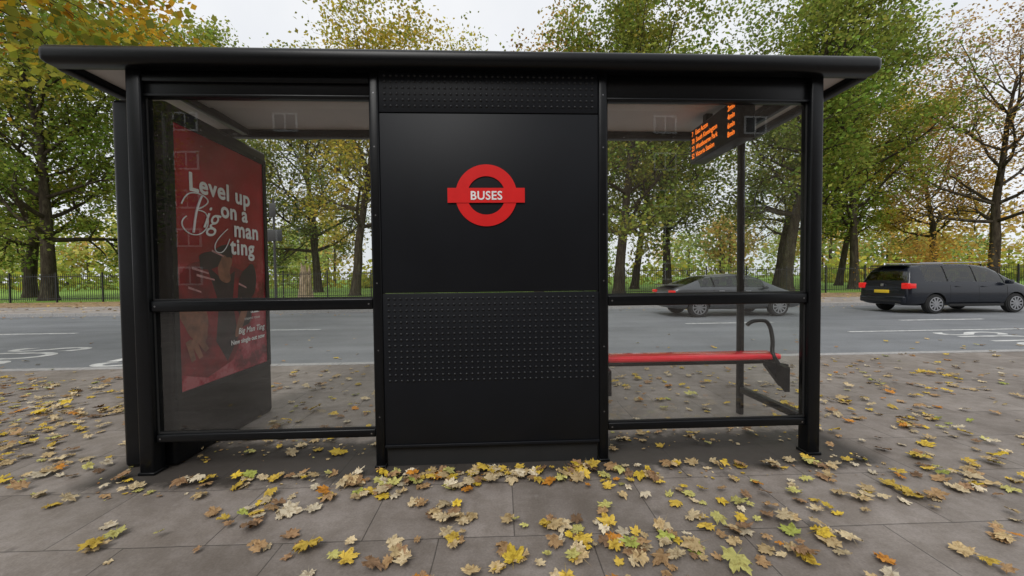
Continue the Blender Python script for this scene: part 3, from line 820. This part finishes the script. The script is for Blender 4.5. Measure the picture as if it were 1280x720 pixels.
    for wx in wheels:
        for sgn in(-1,1):
            k+=1
            yy=sgn*(W-.125)
            cyl('tyre_%d'%k,wx,yy,wr,wr,.21,M_tyre,32,.03)
            cyl('rim_back_%d'%k,wx,yy+sgn*.103,wr,wr*.68,.012,M_seam,28)
            v=[];f=[]
            for q in range(10):
                a0=q*6.2832/10
                for (r_,dw) in((.06,.03),(wr*.68,.022)):
                    for s_ in(-1,1):
                        v.append((wx+r_*math.cos(a0)-s_*dw*math.sin(a0),yy+sgn*.116,wr+r_*math.sin(a0)+s_*dw*math.cos(a0)))
                n0=q*4; f.append((n0,n0+1,n0+3,n0+2))
            n0=len(v)
            for r_ in(wr*.62,wr*.71):
                for q in range(32): v.append((wx+r_*math.cos(q*6.2832/32),yy+sgn*.1165,wr+r_*math.sin(q*6.2832/32)))
            for q in range(32): f.append((n0+q,n0+(q+1)%32,n0+32+(q+1)%32,n0+32+q))
            o=obj_from('rim_%d'%k,v,f,M_rim); o.parent=car
            cyl('hub_%d'%k,wx,yy+sgn*.112,wr,.065,.02,M_rim,16)
    for (nm_,b_,mat_,bev) in extras:
        o=box(nm_,*b_,mat_,None,bev); o.parent=car
    return car
M_mpv=simple('dark_blue_paint',(.006,.008,.014),.25,spec=.4,coat=.3,var=.05)
M_sed=simple('grey_paint',(.09,.094,.10),.28,metal=.4,coat=.5,var=.05)
def seats(xs,zt):
    r=[]
    for k,x in enumerate(xs):
        for sgn in(-1,1):
            y0,y1=(.12,.62) if sgn>0 else(-.62,-.12)
            r.append(('seat_%d'%k,(x,x+.14,y0,y1,.45,zt-.18),M_seatc,.05)); r.append(('headrest_%d'%k,(x,x+.1,y0+.13,y1-.13,zt-.15,zt+.05),M_seatc,.04))
    return r
# x, sill z, belt z, half width, roof z, roof half width ; interval = (window band, roof, door seam)
S_=[((0.00,.38,.72,.78,.76,.70),(0,0,0)),((0.03,.32,.95,.86,1.00,.78),(0,0,0)),((.09,.28,1.04,.895,1.10,.80),(0,1,0)),((.22,.27,1.05,.905,1.52,.70),(0,0,0)),((.34,.26,1.05,.91,1.665,.64),(0,0,0)),
 ((.55,.26,1.045,.915,1.71,.64),(1,0,0)),((1.45,.25,1.035,.92,1.735,.64),(1,0,0)),((2.45,.25,1.02,.92,1.73,.64),(1,0,0)),
 ((3.10,.25,1.005,.915,1.66,.62),(1,0,0)),((3.28,.25,1.0,.915,1.60,.62),(1,1,0)),((3.50,.25,1.0,.915,1.47,.64),(1,1,0)),((4.00,.25,.98,.90,1.12,.74),(0,1,0)),((4.12,.25,.96,.895,1.03,.76),(0,0,0)),((4.55,.26,.86,.85,.92,.68),(0,0,0)),((4.76,.28,.72,.76,.79,.60),(0,0,0)),((4.85,.34,.60,.62,.65,.5),(0,0,0))]
mex=[('tail_light_near',(-.012,.10,-.90,-.66,.86,1.06),M_tail,.02),('tail_light_far',(-.012,.10,.66,.90,.86,1.06),M_tail,.02),
     ('tail_light_side',(.03,.26,-.915,-.885,.88,1.04),M_tail,.01),
     ('number_plate',(-.035,-.006,-.26,.26,.70,.81),M_amber,.004),('rear_bumper',(-.06,.10,-.80,.80,.36,.60),M_mpv,.04),('bumper_trim',(-.066,.0,-.70,.70,.38,.45),M_rub,.02),
     ('roof_rail_near',(.75,3.0,-.60,-.565,1.735,1.77),M_rim,.008),('roof_rail_far',(.75,3.0,.565,.60,1.735,1.77),M_rim,.008),
     ('mirror_near',(3.42,3.58,-1.06,-.90,1.0,1.14),M_mpv,.03),('mirror_far',(3.42,3.58,.90,1.06,1.0,1.14),M_mpv,.03),
     ('door_handle_1',(1.68,1.86,-.935,-.905,.92,.945),M_mpv,.008),('door_handle_2',(2.62,2.80,-.935,-.905,.91,.935),M_mpv,.008),
     ('sill_trim',(1.45,3.4,-.925,-.88,.25,.33),M_rub,.01),('exhaust',(-.05,.1,-.6,-.5,.30,.34),M_rim,.005),
     ('spoiler',(.12,.42,-.58,.58,1.655,1.70),M_mpv,.015),('emblem',(-.02,.02,-.05,.05,.94,1.03),M_rim,.01)]+seats((.9,1.75,2.6),1.38)
make_car('parked_mpv_car',(14.0,13.35,-.12),refine(S_,[1.45,2.48,3.5],[1.49,2.52,3.55]),M_mpv,(.98,3.88),.335,mex)
S_=[((0.00,.40,.72,.74,.77,.66),(0,0,0)),((.04,.32,.88,.83,.93,.74),(0,0,0)),((.16,.27,.96,.87,1.02,.74),(0,0,0)),((.45,.25,.98,.885,1.10,.70),(0,1,0)),((1.00,.24,.97,.89,1.32,.60),(1,1,0)),((1.25,.24,.965,.89,1.39,.58),(1,0,0)),
 ((2.25,.23,.95,.89,1.46,.57),(1,0,0)),((2.85,.23,.94,.885,1.40,.57),(1,0,0)),((3.0,.23,.935,.885,1.36,.58),(1,1,0)),((3.2,.23,.93,.885,1.27,.61),(0,1,0)),((3.68,.24,.90,.87,1.01,.72),(0,1,0)),((3.80,.24,.88,.865,.94,.74),(0,0,0)),
 ((4.25,.25,.77,.82,.83,.66),(0,0,0)),((4.5,.28,.64,.72,.70,.56),(0,0,0)),((4.6,.34,.54,.58,.59,.45),(0,0,0))]
sex=[('tail_light_near',(-.01,.10,-.84,-.50,.80,.90),M_tail,.02),('tail_light_far',(-.01,.10,.50,.84,.80,.90),M_tail,.02),
     ('number_plate',(-.03,-.002,-.25,.25,.62,.72),M_amber,.004),('rear_bumper',(-.05,.12,-.76,.76,.36,.58),M_sed,.04),
     ('mirror_near',(3.0,3.15,-1.02,-.87,.93,1.05),M_sed,.03),('mirror_far',(3.0,3.15,.87,1.02,.93,1.05),M_sed,.03),
     ('spoiler',(.02,.30,-.66,.66,1.06,1.09),M_sed,.012),('head_light',(4.28,4.50,-.80,-.60,.60,.70),M_head,.03),
     ('door_handle_1',(1.55,1.72,-.905,-.875,.86,.885),M_rim,.008),('door_handle_2',(2.45,2.62,-.905,-.875,.85,.875),M_rim,.008)]+seats((1.3,2.15),1.22)
make_car('saloon_car',(5.85,13.3,-.12),refine(S_,[1.42,2.30],[1.38,2.33,3.25]),M_sed,(.88,3.62),.33,sex)

# ------------------------------------------------------------ flats behind the camera (seen reflected in the glass)
M_brick,ntb,outb=new_mat('brickwork')
b=N(ntb,'ShaderNodeBsdfDiffuse'); tc=N(ntb,'ShaderNodeTexCoord')
br=N(ntb,'ShaderNodeTexBrick'); br.inputs['Scale'].default_value=4; br.inputs['Color1'].default_value=(.26,.19,.15,1); br.inputs['Color2'].default_value=(.21,.155,.12,1); br.inputs['Mortar'].default_value=(.30,.28,.25,1)
mp=N(ntb,'ShaderNodeMapping'); mp.inputs['Rotation'].default_value=(rad(90),0,0); L(ntb,tc.outputs['Object'],mp.inputs[0]); L(ntb,mp.outputs[0],br.inputs['Vector'])
L(ntb,br.outputs['Color'],b.inputs[0]); L(ntb,b.outputs[0],outb.inputs[0])
bl=empty('brick_flats',(0,-31,0))
boxes('walls',[(-28,34,-38,-26,-.16,18.6)],M_brick,bl)
boxes('parapet',[(-28.2,34.2,-38.2,-25.8,18.603,19.0)],M_whitep,bl)
fr_=[];gl_=[]
for s_ in range(6):
    for i in range(8):
        xx=-24+i*7.6; zz=1.0+s_*3.0
        fr_.append((xx-.95,xx+.95,-25.999,-25.94,zz-.08,zz+1.38)); gl_.append((xx-.80,xx-.06,-25.95,-25.93,zz+.06,zz+1.24)); gl_.append((xx+.06,xx+.80,-25.95,-25.93,zz+.06,zz+1.24))
boxes('window_frames',fr_,M_whitep,bl); boxes('window_panes',gl_,M_dglass,bl)
place('g1',-18,-12,1.1,.7)
print('done')
